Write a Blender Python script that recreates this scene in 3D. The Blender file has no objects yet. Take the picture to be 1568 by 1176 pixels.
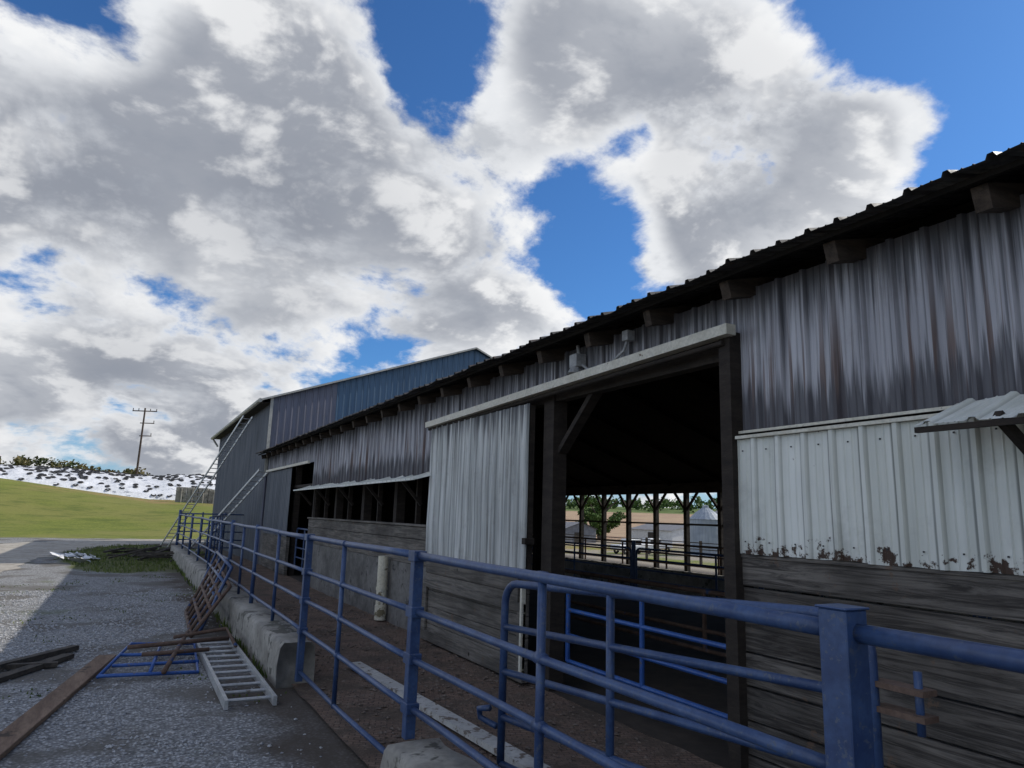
import bpy, math, random
import numpy as np
from mathutils import Vector, Matrix, noise as mnoise
random.seed(7); np.random.seed(7)
scene=bpy.context.scene
R=math.radians
# ------------------------------------------------------------------ helpers
class MB:
    def __init__(s): s.v=[]; s.f=[]
    def add(s,vs,fs):
        o=len(s.v); s.v+= [tuple(p) for p in vs]; s.f+=[tuple(i+o for i in f) for f in fs]
    def box(s,x0,x1,y0,y1,z0,z1):
        s.add([(x0,y0,z0),(x1,y0,z0),(x1,y1,z0),(x0,y1,z0),(x0,y0,z1),(x1,y0,z1),(x1,y1,z1),(x0,y1,z1)],
              [(0,3,2,1),(4,5,6,7),(0,1,5,4),(1,2,6,5),(2,3,7,6),(3,0,4,7)])
    def beam(s,p0,p1,w,h,up=(0,0,1)):
        p0=Vector(p0);p1=Vector(p1);d=(p1-p0).normalized();up=Vector(up)
        a=d.cross(up)
        if a.length<1e-3: a=d.cross(Vector((1,0,0)))
        a.normalize(); b=a.cross(d).normalized(); a=a*w/2; b=b*h/2
        vs=[p0-a-b,p0+a-b,p0+a+b,p0-a+b,p1-a-b,p1+a-b,p1+a+b,p1-a+b]
        s.add(vs,[(0,3,2,1),(4,5,6,7),(0,1,5,4),(1,2,6,5),(2,3,7,6),(3,0,4,7)])
    def tube(s,pts,r,n=10,r1=None):
        pts=[Vector(p) for p in pts]; m=len(pts); vs=[];fs=[]
        ref=None
        for i,p in enumerate(pts):
            if i==0: d=pts[1]-pts[0]
            elif i==m-1: d=pts[-1]-pts[-2]
            else: d=(pts[i+1]-p).normalized()+(p-pts[i-1]).normalized()
            d.normalize()
            if ref is None:
                ref=d.cross(Vector((0,0,1)))
                if ref.length<.05: ref=d.cross(Vector((1,0,0)))
            a=(ref-d*ref.dot(d)).normalized(); ref=a; b=d.cross(a)
            rr=r if r1 is None else r+(r1-r)*i/(m-1)
            for k in range(n):
                t=2*math.pi*k/n; vs.append(p+a*math.cos(t)*rr+b*math.sin(t)*rr)
        for i in range(m-1):
            for k in range(n):
                k2=(k+1)%n; fs.append((i*n+k,i*n+k2,(i+1)*n+k2,(i+1)*n+k))
        fs.append(tuple(range(n))[::-1]); fs.append(tuple(range((m-1)*n,m*n)))
        s.add(vs,fs)
    def torus(s,c,R0,r,nx=10,ny=5,ax=(0,0,1)):
        c=Vector(c);q=Vector((0,0,1)).rotation_difference(Vector(ax));vs=[];fs=[]
        for i in range(nx):
            t=2*math.pi*i/nx
            for j in range(ny):
                u=2*math.pi*j/ny
                vs.append(c+q@Vector(((R0+r*math.cos(u))*math.cos(t),(R0+r*math.cos(u))*math.sin(t),r*math.sin(u))))
        for i in range(nx):
            for j in range(ny):
                fs.append((i*ny+j,((i+1)%nx)*ny+j,((i+1)%nx)*ny+(j+1)%ny,i*ny+(j+1)%ny))
        s.add(vs,fs)
    def ribs(s,o,u,v,nrm,L,H,period=.229,h=.02,rows=5,bot=None,dent=.004,rag=0,seed=0):
        o=Vector(o);u=Vector(u);v=Vector(v);nrm=Vector(nrm);cols=[]
        x=0.0
        while x<L:
            for dx,hh in((0,0),(.014,h),(.042,h),(.056,0),(.108,0),(.115,h*.25),(.122,0),(.166,0),(.173,h*.25),(.180,0)):
                sx=dx/.229*period
                if x+sx<=L: cols.append((x+sx,hh))
            x+=period
        cols.append((L,0))
        vs=[];fs=[]
        for (cx,hh) in cols:
            b=bot(cx) if bot else 0
            rg=(mnoise.noise(Vector((cx*3,seed,0)))*rag)
            for j in range(rows):
                t=j/(rows-1); vv=b+(H-b)*t
                if j==0: vv+=rg
                dn=mnoise.noise(Vector((cx*1.3+seed,vv*1.5,3)))*dent*2
                if j==0: dn+=mnoise.noise(Vector((cx*4,seed+5,0)))*dent*2
                vs.append(o+u*cx+v*vv+nrm*(hh+dn))
        for i in range(len(cols)-1):
            for j in range(rows-1):
                a=i*rows+j; fs.append((a,a+rows,a+rows+1,a+1))
        s.add(vs,fs)
    def obj(s,name,mat,parent=None,smooth=False,bevel=0):
        me=bpy.data.meshes.new(name); me.from_pydata(s.v,[],s.f); me.update()
        if smooth: me.polygons.foreach_set("use_smooth",[True]*len(me.polygons))
        o=bpy.data.objects.new(name,me); scene.collection.objects.link(o)
        if mat: me.materials.append(mat)
        if parent: o.parent=parent
        if bevel:
            b=o.modifiers.new("bev",'BEVEL'); b.width=bevel; b.segments=1; b.limit_method='ANGLE'
        return o
def empty(name):
    e=bpy.data.objects.new(name,None); scene.collection.objects.link(e); return e
class NT:
    def __init__(s,nt): s.nt=nt; s.n=nt.nodes; s.l=nt.links
    def new(s,t,**kw):
        n=s.n.new(t)
        for k,v in kw.items(): setattr(n,k,v)
        return n
    def set(s,sock,v):
        if isinstance(v,bpy.types.NodeSocket): s.l.new(v,sock)
        elif v is not None: sock.default_value=v
    def math(s,op,a,b=None,c=None,clamp=False):
        n=s.new('ShaderNodeMath',operation=op,use_clamp=clamp)
        s.set(n.inputs[0],a)
        if b is not None: s.set(n.inputs[1],b)
        if c is not None: s.set(n.inputs[2],c)
        return n.outputs[0]
    def ss(s,x,a,b,lo=0.,hi=1.):
        n=s.new('ShaderNodeMapRange',interpolation_type='SMOOTHSTEP')
        s.set(n.inputs[0],x)
        for i,v in((1,a),(2,b),(3,lo),(4,hi)): n.inputs[i].default_value=v
        return n.outputs[0]
    def mix(s,f,a,b,bt='MIX'):
        n=s.new('ShaderNodeMix',data_type='RGBA',blend_type=bt)
        s.set(n.inputs[0],f)
        for i,v in((6,a),(7,b)):
            if isinstance(v,(tuple,list)) and len(v)==3: v=(*v,1)
            s.set(n.inputs[i],v)
        return n.outputs[2]
    def noise(s,vec,scale=1,detail=4,rough=.55,dist=0,stretch=None):
        if stretch:
            m=s.new('ShaderNodeVectorMath',operation='MULTIPLY'); s.set(m.inputs[0],vec); m.inputs[1].default_value=stretch; vec=m.outputs[0]
        n=s.new('ShaderNodeTexNoise'); s.set(n.inputs['Vector'],vec)
        n.inputs['Scale'].default_value=scale;n.inputs['Detail'].default_value=detail;n.inputs['Roughness'].default_value=rough;n.inputs['Distortion'].default_value=dist
        return n.outputs[0]
    def voro(s,vec,scale,out='Distance',feature='F1'):
        n=s.new('ShaderNodeTexVoronoi',feature=feature); s.set(n.inputs['Vector'],vec); n.inputs['Scale'].default_value=scale
        return n.outputs[out]
    def pos(s):
        return s.new('ShaderNodeNewGeometry').outputs['Position']
    def sep(s,v):
        n=s.new('ShaderNodeSeparateXYZ'); s.set(n.inputs[0],v); return n.outputs
def mat_base(name,rough=.7,metal=0.,spec=.4):
    m=bpy.data.materials.new(name); m.use_nodes=True
    T=NT(m.node_tree); b=T.n['Principled BSDF']
    b.inputs['Roughness'].default_value=rough; b.inputs['Metallic'].default_value=metal
    b.inputs['Specular IOR Level'].default_value=spec
    return m,T,b
def bump(T,b,h,strength=.5,dist=.02):
    n=T.new('ShaderNodeBump'); n.inputs['Strength'].default_value=strength; n.inputs['Distance'].default_value=dist
    T.set(n.inputs['Height'],h); T.l.new(n.outputs[0],b.inputs['Normal'])
def noisy(name,c1,c2,scale=3,stretch=None,rough=.75,bs=.3,bd=.01,metal=0.,c3=None,t3=.62,s3=8,spec=.35,st3=None):
    m,T,b=mat_base(name,rough,metal,spec); P=T.pos()
    n=T.noise(P,scale,5,.65,.2,stretch); col=T.mix(T.ss(n,.3,.7),c1,c2)
    n2=T.noise(P,scale*7,3,.6,0,stretch)
    col=T.mix(T.math('MULTIPLY',T.ss(n2,.35,.75),.35),col,tuple(c*.45 for c in c1))
    if c3: col=T.mix(T.ss(T.noise(P,s3,4,.7,0,st3),t3,t3+.06),col,c3)
    T.set(b.inputs['Base Color'],col)
    bump(T,b,n2,bs,bd); return m
def metal_sheet(name,c1,c2,ztop=None,zbot=None,rust=.0,rustbot=0.,rough=.55,dark=(.04,.04,.045),axis='y',phase=None,period=.229,streak=.35,stain=.5,toph=.6):
    m,T,b=mat_base(name,rough,.0,.35); P=T.pos(); xyz=T.sep(P)
    st=(3,7,.3) if axis=='y' else (7,3,.3)
    n=T.noise(P,1,5,.6,0,st); n1=T.noise(P,.8,4,.5)
    col=T.mix(T.ss(n,.32,.68),c1,c2)
    col=T.mix(T.math('MULTIPLY',T.ss(n1,.4,.7),.3),col,tuple(c*.6 for c in c1))
    st2=(6,22,.5) if axis=='y' else (22,6,.5); n2=T.noise(P,1,4,.7,0,st2)
    col=T.mix(T.math('MULTIPLY',T.ss(n2,.52,.75),streak),col,tuple(c*.35 for c in c1))
    if phase is not None:  # dark dirt-like lines painted along ribs, standing in for weak rib shading
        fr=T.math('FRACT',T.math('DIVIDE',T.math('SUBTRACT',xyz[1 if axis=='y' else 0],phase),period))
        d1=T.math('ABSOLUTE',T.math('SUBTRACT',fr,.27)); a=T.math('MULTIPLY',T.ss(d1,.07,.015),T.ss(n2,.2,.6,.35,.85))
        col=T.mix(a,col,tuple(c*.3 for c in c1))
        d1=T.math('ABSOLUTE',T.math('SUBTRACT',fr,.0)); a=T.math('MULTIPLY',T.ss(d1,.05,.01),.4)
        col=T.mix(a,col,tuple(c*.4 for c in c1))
    if stain>0: col=T.mix(T.math('MULTIPLY',T.ss(T.noise(P,2.3,5,.7),.52,.72),stain*.6),col,(.13,.12,.11))
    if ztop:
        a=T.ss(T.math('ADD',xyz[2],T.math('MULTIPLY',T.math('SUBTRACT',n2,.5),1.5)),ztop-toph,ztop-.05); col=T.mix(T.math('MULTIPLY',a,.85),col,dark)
    if rust>0:
        st3=(3,15,.28) if axis=='y' else(15,3,.28)
        nr=T.noise(P,1,3,.7,0,st3); a=T.ss(nr,.72-rust*.1,.79-rust*.1)
        if zbot: a=T.math('MULTIPLY',a,T.ss(xyz[2],zbot+.95,zbot+.35,.1,1))
        col=T.mix(T.math('MULTIPLY',a,.8),col,(.095,.05,.034))
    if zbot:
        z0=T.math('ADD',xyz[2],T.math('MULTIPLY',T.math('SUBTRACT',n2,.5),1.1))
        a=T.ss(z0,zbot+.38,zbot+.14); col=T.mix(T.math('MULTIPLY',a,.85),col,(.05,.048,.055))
    if rustbot>0:
        nb=T.noise(P,9,5,.7); a=T.ss(xyz[2],rustbot+.22,rustbot+.0)
        a=T.ss(T.math('ADD',nb,T.math('MULTIPLY',a,.22)),.70,.76); col=T.mix(a,col,(.05,.028,.018))
        a=T.ss(nb,.72,.76); col=T.mix(a,col,(.09,.05,.03))
    T.set(b.inputs['Base Color'],col); T.set(b.inputs['Roughness'],T.ss(n2,.3,.7,rough-.1,rough+.2))
    bump(T,b,n2,.2,.004); return m
def planks_mat(name,c1,c2,h,axis='y'):
    m,T,b=mat_base(name,.85,0,.2); P=T.pos(); xyz=T.sep(P)
    idx=T.math('FLOOR',T.math('DIVIDE',xyz[2],h))
    cb=T.new('ShaderNodeCombineXYZ'); T.set(cb.inputs[0],T.math('MULTIPLY',idx,7.3)); T.set(cb.inputs[1],T.math('MULTIPLY',idx,3.1))
    va=T.new('ShaderNodeVectorMath',operation='ADD'); T.set(va.inputs[0],P); T.set(va.inputs[1],cb.outputs[0])
    g=T.noise(va.outputs[0],1.6,8,.72,1.0,(1,.9,16)); big=T.noise(va.outputs[0],.8,4,.6)
    col=T.mix(T.ss(g,.38,.62),c1,c2); col=T.mix(T.ss(big,.35,.7,0,.7),col,tuple(c*.4 for c in c1))
    kn=T.ss(T.voro(va.outputs[0],2.2),.035,.08); col=T.mix(kn,(.02,.014,.01),col)
    col=T.mix(T.ss(T.noise(P,5,5,.7),.62,.68,0,.6),col,(.14,.09,.06))
    T.set(b.inputs['Base Color'],col); bump(T,b,g,.8,.012); return m
# ------------------------------------------------------------------ camera
a=R(27.8);p=R(10.6);rho=.03
fh=Vector((math.sin(a),math.cos(a),0)); r=Vector((math.cos(a),-math.sin(a),0))
f=fh*math.cos(p)+Vector((0,0,math.sin(p))); u=-fh*math.sin(p)+Vector((0,0,math.cos(p)))
r2=(r+u*rho).normalized(); u2=(u-r*rho).normalized()
cam=bpy.data.cameras.new("camera"); co=bpy.data.objects.new("camera",cam); scene.collection.objects.link(co)
M=Matrix((( r2.x,u2.x,-f.x,0),(r2.y,u2.y,-f.y,0),(r2.z,u2.z,-f.z,1.85),(0,0,0,1)))
co.matrix_world=M; cam.lens=24.96; cam.sensor_width=36; cam.clip_end=3000; cam.clip_start=.05
scene.camera=co
scene.view_settings.view_transform='Standard'; scene.view_settings.look='None'; scene.view_settings.exposure=0
# ------------------------------------------------------------------ light
SAZ=R(97);SEL=R(37)
sd=Vector((math.sin(SAZ)*math.cos(SEL),math.cos(SAZ)*math.cos(SEL),math.sin(SEL)))
sl=bpy.data.lights.new("sun",'SUN'); sl.energy=4.0; sl.angle=R(.5); sl.color=(1,.95,.87)
so=bpy.data.objects.new("sun",sl); scene.collection.objects.link(so); so.rotation_euler=sd.to_track_quat('Z','Y').to_euler()
# ------------------------------------------------------------------ world
w=bpy.data.worlds.new("World"); scene.world=w; w.use_nodes=True
w.cycles.sampling_method='MANUAL'; w.cycles.sample_map_resolution=256
T=NT(w.node_tree); T.n.clear()
tc=T.new('ShaderNodeTexCoord').outputs['Generated']
nm=T.new('ShaderNodeVectorMath',operation='NORMALIZE'); T.set(nm.inputs[0],tc); D=nm.outputs[0]; dx,dy,dz=T.sep(D)
sky=T.new('ShaderNodeTexSky',sky_type='NISHITA'); sky.sun_disc=False; sky.sun_elevation=SEL; sky.sun_rotation=SAZ; sky.air_density=1.0; sky.dust_density=.4; sky.ozone_density=2.5
skyc=T.mix(1.0,sky.outputs[0],(.045,.083,.125),'MULTIPLY')
den=T.math('ADD',T.math('MAXIMUM',dz,0.0),.42)
cb=T.new('ShaderNodeCombineXYZ'); T.set(cb.inputs[0],T.math('DIVIDE',dx,den)); T.set(cb.inputs[1],T.math('DIVIDE',dy,den)); T.set(cb.inputs[2],T.math('MULTIPLY',dz,.8))
P=cb.outputs[0]
NS=3.9
n1=T.noise(P,NS,9,.6,.15)
sh=T.new('ShaderNodeVectorMath',operation='ADD'); T.set(sh.inputs[0],P); sh.inputs[1].default_value=(.045,-.04,.03)
n1b=T.noise(sh.outputs[0],NS,5,.55,.15)
nbig=T.noise(P,1.5,3,.5)
blobs=[((-190,1190,745),7.5,-1.0),((-150,1248,374),3,-.55),((320,931,715),4,-.7),((370,920,650),4,-.7),((560,865,440),4.5,-.8),((620,840,385),4,-.85),((624,799,577),2.5,-.5),
((1100,520,640),7,-.75),((910,580,800),4.5,-.7),((1190,560,450),8,-.8),((107,1157,175),2.5,-.35),((330,1010,170),3.5,-.35),((1000,610,640),3,.25),
((-190,1222,590),6,.75),((-71,1232,420),6,.4),
((27,1116,567),9,.4),((174,1065,444),11,.5),((362,986,351),8,.55),((514,908,322),5,.45),((-71,1232,268),11,.7),((146,1028,690),8,.45),((60,1180,210),7,.45),
((520,830,720),7,.6),((681,753,670),8,.55),((783,723,543),8,.6),((899,663,520),7,.55),((735,774,423),6,.5),((-54,1254,120),9,.45),((960,640,560),4,.4)]
cov=None
for v,rad,wt in blobs:
    c=Vector(v).normalized()
    d=T.new('ShaderNodeVectorMath',operation='DOT_PRODUCT'); T.set(d.inputs[0],D); d.inputs[1].default_value=c
    k_=1/(1-math.cos(R(rad)))
    g=T.math('EXPONENT',T.math('MULTIPLY_ADD',d.outputs['Value'],k_,-k_))
    cov=T.math('MULTIPLY',g,wt) if cov is None else T.math('MULTIPLY_ADD',g,wt,cov)
covm=T.math('MINIMUM',cov,.6)
dens=T.math('ADD',T.math('ADD',T.math('MULTIPLY',T.math('SUBTRACT',n1,.5),4.0),T.math('MULTIPLY',T.math('SUBTRACT',nbig,.46),.9)),covm)
alpha=T.ss(dens,-.12,.38)
thick=T.ss(T.math('ADD',T.math('MULTIPLY',covm,1.25),T.math('MULTIPLY',T.math('SUBTRACT',nbig,.5),2.2)),.22,.95)
thick=T.math('MULTIPLY',thick,T.ss(dens,.1,.8))
dgs=None # thick grey cloud bases
for v,rad,wt in (((174,1065,400),9,.55),((-150,1225,480),6,.4),((-71,1232,200),8,.35),((700,760,600),7,.2)):
    c=Vector(v).normalized(); d=T.new('ShaderNodeVectorMath',operation='DOT_PRODUCT'); T.set(d.inputs[0],D); d.inputs[1].default_value=c
    k_=1/(1-math.cos(R(rad))); g=T.math('EXPONENT',T.math('MULTIPLY_ADD',d.outputs['Value'],k_,-k_))
    dgs=T.math('MULTIPLY',g,wt) if dgs is None else T.math('MULTIPLY_ADD',g,wt,dgs)
lit=T.math('MULTIPLY_ADD',T.math('SUBTRACT',n1,n1b),4.0,.5,clamp=True)
base=T.mix(T.math('MULTIPLY',thick,.95),(.82,.84,.87),(.34,.365,.42))
base=T.mix(T.math('MULTIPLY',dgs,T.ss(dens,.2,.8)),base,(.20,.225,.28))
ccol=T.mix(T.ss(lit,.5,.0,0,.5),base,(.28,.31,.37))
ccol=T.mix(T.math('MULTIPLY',T.ss(lit,.5,1.0,0,.8),T.math('SUBTRACT',1.0,T.math('MULTIPLY',dgs,.9))),ccol,(.95,.955,.96))
boost=T.ss(dx,-.22,-.7,1.0,2.3)  # clouds out of view brightened as added fill on the shaded wall
vm=T.new('ShaderNodeVectorMath',operation='SCALE'); T.set(vm.inputs[0],ccol); T.set(vm.inputs['Scale'],boost)
haze=T.ss(dz,.16,0,0,.5); skyc=T.mix(haze,skyc,(.42,.55,.70))
fin=T.mix(alpha,skyc,vm.outputs[0])
bg=T.new('ShaderNodeBackground'); T.set(bg.inputs[0],fin); bg.inputs[1].default_value=1.0
ow=T.new('ShaderNodeOutputWorld'); T.l.new(bg.outputs[0],ow.inputs[0])
# ------------------------------------------------------------------ materials
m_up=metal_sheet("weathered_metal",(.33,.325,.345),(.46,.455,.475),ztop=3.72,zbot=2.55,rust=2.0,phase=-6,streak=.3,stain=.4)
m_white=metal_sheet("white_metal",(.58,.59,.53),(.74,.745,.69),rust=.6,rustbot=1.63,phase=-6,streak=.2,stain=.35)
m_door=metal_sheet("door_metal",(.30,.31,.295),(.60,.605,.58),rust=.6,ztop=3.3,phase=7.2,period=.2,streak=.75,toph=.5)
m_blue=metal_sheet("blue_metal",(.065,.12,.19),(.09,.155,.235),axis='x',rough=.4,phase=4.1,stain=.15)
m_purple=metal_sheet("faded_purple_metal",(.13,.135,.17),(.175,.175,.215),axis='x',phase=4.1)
m_grey=metal_sheet("grey_metal",(.09,.10,.115),(.14,.15,.165),stain=.2)
m_roof=metal_sheet("roof_metal",(.045,.043,.042),(.08,.075,.07),rust=1.)
m_trim=noisy("cream_trim",(.50,.47,.38),(.62,.59,.50),5,rough=.6,c3=(.16,.12,.08),t3=.64)
m_plank=planks_mat("grey_planks",(.05,.044,.039),(.185,.165,.143),.235)
m_plank2=planks_mat("light_planks",(.095,.086,.075),(.20,.18,.156),.2)
m_beam=noisy("old_beam",(.020,.015,.012),(.04,.031,.024),3,(1,1,4),rough=.9)
m_int=noisy("shade_dark_timber",(.007,.006,.005),(.016,.013,.010),3,rough=.95,spec=.1)  # interior shade put into the colour: near-black version of the beam wood
m_raf=noisy("rafter_wood",(.03,.022,.016),(.075,.055,.04),3,(1,6,6),rough=.9)
m_conc=noisy("concrete",(.20,.185,.16),(.34,.32,.28),2.2,rough=.9,bs=.6,c3=(.09,.085,.07),t3=.56,s3=3)
m_concw=noisy("stained_concrete",(.09,.085,.078),(.20,.19,.175),1.8,rough=.9,bs=.6,c3=(.05,.046,.042),t3=.6,s3=4)
m_paint=noisy("blue_paint",(.020,.044,.12),(.042,.082,.185),6,rough=.42,bs=.3,bd=.003,c3=(.065,.085,.13),t3=.58,s3=30,spec=.5)
m_paint2=noisy("bright_blue_paint",(.018,.065,.24),(.03,.10,.32),6,rough=.4,c3=(.11,.09,.07),t3=.60,s3=20)
m_rustp=noisy("rusty_pipe",(.085,.05,.035),(.15,.10,.075),7,rough=.8,c3=(.03,.06,.15),t3=.6,s3=4)
m_alu=noisy("aluminium",(.38,.38,.37),(.52,.52,.51),6,rough=.42,metal=.35,c3=(.2,.18,.15),t3=.64)
m_pvc=noisy("pvc",(.55,.50,.38),(.68,.64,.52),4,rough=.5,c3=(.18,.15,.09),t3=.56,s3=4)
m_brown=noisy("brown_wood",(.12,.075,.05),(.23,.155,.105),2,(5,.8,5),rough=.9,c3=(.05,.035,.025),t3=.60,s3=3)
m_dark=noisy("dark_wood",(.04,.034,.028),(.09,.075,.06),2,(5,1,5),rough=.95)
m_plastic=noisy("white_plastic",(.62,.63,.64),(.80,.80,.81),.8,rough=.45,c3=(.25,.26,.29),t3=.57,s3=1.3,st3=(1,1,2.5))
m_rubber=noisy("rubber",(.03,.03,.032),(.06,.06,.062),4,rough=.9)
m_stone=noisy("gravel_stone",(.25,.25,.25),(.52,.515,.51),17,rough=.85,bs=.4)
m_galv=metal_sheet("galvanised",(.22,.25,.29),(.31,.345,.38),rough=.45,stain=.2)
m_bark=noisy("bark",(.07,.055,.04),(.13,.10,.08),6,rough=.95)
m_pole=noisy("pole_wood",(.05,.035,.028),(.09,.065,.05),2,rough=.9)
m_lwall=noisy("white_siding",(.6,.6,.58),(.75,.75,.73),2)
m_groof=noisy("grey_roofing",(.14,.14,.15),(.22,.22,.23),2)
m_lampb=noisy("lamp_grey",(.24,.24,.24),(.38,.38,.37),9,rough=.5)
def leafmat(name,c1,c2,sc=.9):
    m,T,b=mat_base(name,.7,0,.2); P=T.pos()
    n=T.noise(P,sc,4,.6); col=T.mix(T.ss(n,.35,.65),c1,c2); T.set(b.inputs['Base Color'],col)
    return m
m_leaf=leafmat("leaves",(.03,.065,.013),(.09,.145,.03)); m_leaf2=leafmat("autumn_leaves",(.06,.08,.028),(.17,.135,.055),.3)
m_grassb=leafmat("grass_blades",(.06,.09,.02),(.14,.17,.045))
# ground
def sm(t): t=max(0,min(1,t)); return t*t*(3-2*t)
def hgt(x,y):
    amp=2.6+.11*(2-x) if x<2 else 2.6*(1-sm((x-6)/25))
    amp=min(amp,5.5)
    z=sm((y-47)/38)*amp
    if y>50: z+=mnoise.noise(Vector((x*.08,y*.08,0)))*.25*sm((y-50)/15)*(1 if x<25 else .5)
    if x>18:
        d=math.hypot(x,y)
        z+=-1.9*sm((x-18)/30)+sm((x-20)/30)*13*sm((d-110)/420)
    return z
def axis_(parts):
    o=[]
    for a0,b0,s0 in parts: o+=list(np.arange(a0,b0,s0))
    return o+[parts[-1][1]]
xs=axis_([(-700,-60,40),(-60,70,2),(70,900,20)]); ys=axis_([(-300,-20,40),(-20,130,2),(130,1200,25)])
g=MB(); nx=len(xs);ny=len(ys)
g.v=[(x,y,hgt(x,y)) for x in xs for y in ys]
g.f=[(i*ny+j,(i+1)*ny+j,(i+1)*ny+j+1,i*ny+j+1) for i in range(nx-1) for j in range(ny-1)]
m,T,b=mat_base("ground_mat",.95,0,.15); P=T.pos(); X,Y,Z=T.sep(P)
nA=T.noise(P,.7,6,.6); nB=T.noise(P,6,6,.7); nC=T.noise(P,.15,4,.5)
vcn=T.new('ShaderNodeTexVoronoi'); T.set(vcn.inputs['Vector'],P); vcn.inputs['Scale'].default_value=38
vc=T.sep(vcn.outputs['Color'])[0]
grav=T.mix(vc,(.15,.15,.148),(.50,.50,.49)); grav=T.mix(T.ss(vcn.outputs['Distance'],.25,.6,0,.6),grav,(.085,.082,.078))
grav=T.mix(T.ss(nA,.47,.62,0,.8),grav,(.115,.105,.09)); grav=T.mix(T.ss(T.noise(P,.45,5,.6),.60,.70,0,.6),grav,(.10,.12,.05))
gx=T.ss(T.math('ADD',X,T.math('MULTIPLY',T.math('SUBTRACT',nA,.5),1.8)),.95,1.5); grav=T.mix(T.math('MULTIPLY',gx,.85),grav,(.075,.06,.047))
grass=T.mix(T.ss(nB,.3,.7),(.115,.135,.024),(.20,.225,.045)); grass=T.mix(T.ss(nC,.4,.65,0,.6),grass,(.22,.20,.065)); grass=T.mix(T.ss(T.noise(P,.35,6,.7,0,(1,2,1)),.46,.66,0,.7),grass,(.08,.105,.022))
grass=T.mix(T.math('MULTIPLY',T.ss(T.noise(P,.5,5,.7,0,(.5,1.5,1)),.47,.56),T.math('MULTIPLY',T.ss(Y,71,79),T.ss(X,-12,0))),grass,(.32,.20,.10))
ex=T.math('DIVIDE',T.math('SUBTRACT',X,.6),2.5); ey=T.math('DIVIDE',T.math('SUBTRACT',Y,31),8.0)
el=T.math('ADD',T.math('MULTIPLY',ex,ex),T.math('MULTIPLY',ey,ey)); el=T.math('ADD',el,T.math('MULTIPLY',T.math('SUBTRACT',nA,.5),1.4))
pg=T.mix(T.ss(nB,.4,.6),(.075,.10,.025),(.13,.12,.06))
col=T.mix(T.ss(el,1.15,.85),grav,pg)
yh=T.math('ADD',Y,T.math('MULTIPLY',T.math('SUBTRACT',nA,.5),3)); col=T.mix(T.ss(yh,45.5,47),col,grass)
yard=T.mix(T.ss(T.noise(P,.12,5,.6),.45,.6),(.27,.235,.19),grass)
col=T.mix(T.ss(X,19,22),col,yard)
fld=T.mix(T.ss(nC,.35,.6),(.30,.20,.135),(.36,.26,.165)); dist=T.math('SQRT',T.math('ADD',T.math('MULTIPLY',X,X),T.math('MULTIPLY',Y,Y)))
col=T.mix(T.math('MULTIPLY',T.ss(dist,125,135),T.ss(X,40,60)),col,fld)
col=T.mix(T.math('MULTIPLY',T.ss(dist,330,345),T.ss(X,40,60)),col,(.10,.14,.04))
T.set(b.inputs['Base Color'],col); bump(T,b,T.math('ADD',vc,T.math('MULTIPLY',nB,.5)),.55,.02)
g.obj("ground",m,smooth=True)
# road
m_road=noisy("road_mat",(.32,.285,.235),(.43,.395,.335),1.2,rough=.95,c3=(.2,.18,.15),t3=.56,s3=2)
cl=[(-5.2,-30),(-5.2,10),(-5.0,24),(-4.2,33),(-2,39.5),(3,44),(12,46),(30,45)]
def catm(pts,n):
    out=[]
    for i in range(len(pts)-1):
        p0=Vector(pts[max(i-1,0)]);p1=Vector(pts[i]);p2=Vector(pts[i+1]);p3=Vector(pts[min(i+2,len(pts)-1)])
        for k in range(n):
            t=k/n; out.append(.5*((2*p1)+(p2-p0)*t+(2*p0-5*p1+4*p2-p3)*t*t+(3*p1-p0-3*p2+p3)*t**3))
    out.append(Vector(pts[-1])); return out
C=catm(cl,24); rd=MB()
for i,q in enumerate(C):
    d=(C[min(i+1,len(C)-1)]-C[max(i-1,0)]).normalized(); n_=Vector((-d.y,d.x))
    for s_ in(-1,-.33,.33,1):
        wv=(2.3+mnoise.noise(Vector((i*.35,s_,0)))*.45)*s_; pt=q+n_*wv; rd.v.append((pt.x,pt.y,hgt(pt.x,pt.y)+.012))
for i in range(len(C)-1):
    for k in range(3): rd.f.append((i*4+k,i*4+k+1,i*4+k+5,i*4+k+4))
rd.obj("farm_road",m_road)
# loose gravel stones
g=MB()
oct_v=[(1,0,0),(-1,0,0),(0,1,0),(0,-1,0),(0,0,1),(0,0,-1)]; oct_f=[(0,2,4),(2,1,4),(1,3,4),(3,0,4),(2,0,5),(1,2,5),(3,1,5),(0,3,5)]
for i in range(18000):
    y=4.5+random.random()**1.2*14; x=random.uniform(-3.2,1.62); s_=random.uniform(.006,.017)*(1+.035*y)
    if mnoise.noise(Vector((x*.8,y*.8,4)))<-.12 and random.random()<.85: continue
    if x+mnoise.noise(Vector((x,y,1)))*.5>1.05 and random.random()<.85: continue
    an=random.uniform(0,6.28);ca,sa=math.cos(an),math.sin(an);sx,sy,sz=s_*random.uniform(.8,1.4),s_*random.uniform(.6,1.),s_*random.uniform(.4,.8)
    vs=[]
    for vx,vy,vz in oct_v:
        vx=vx*sx+random.uniform(-.3,.3)*s_;vy=vy*sy+random.uniform(-.3,.3)*s_; vs.append((x+vx*ca-vy*sa,y+vx*sa+vy*ca,vz*sz+sz*.4))
    g.add(vs,oct_f)
g.obj("gravel",m_stone)
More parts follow.
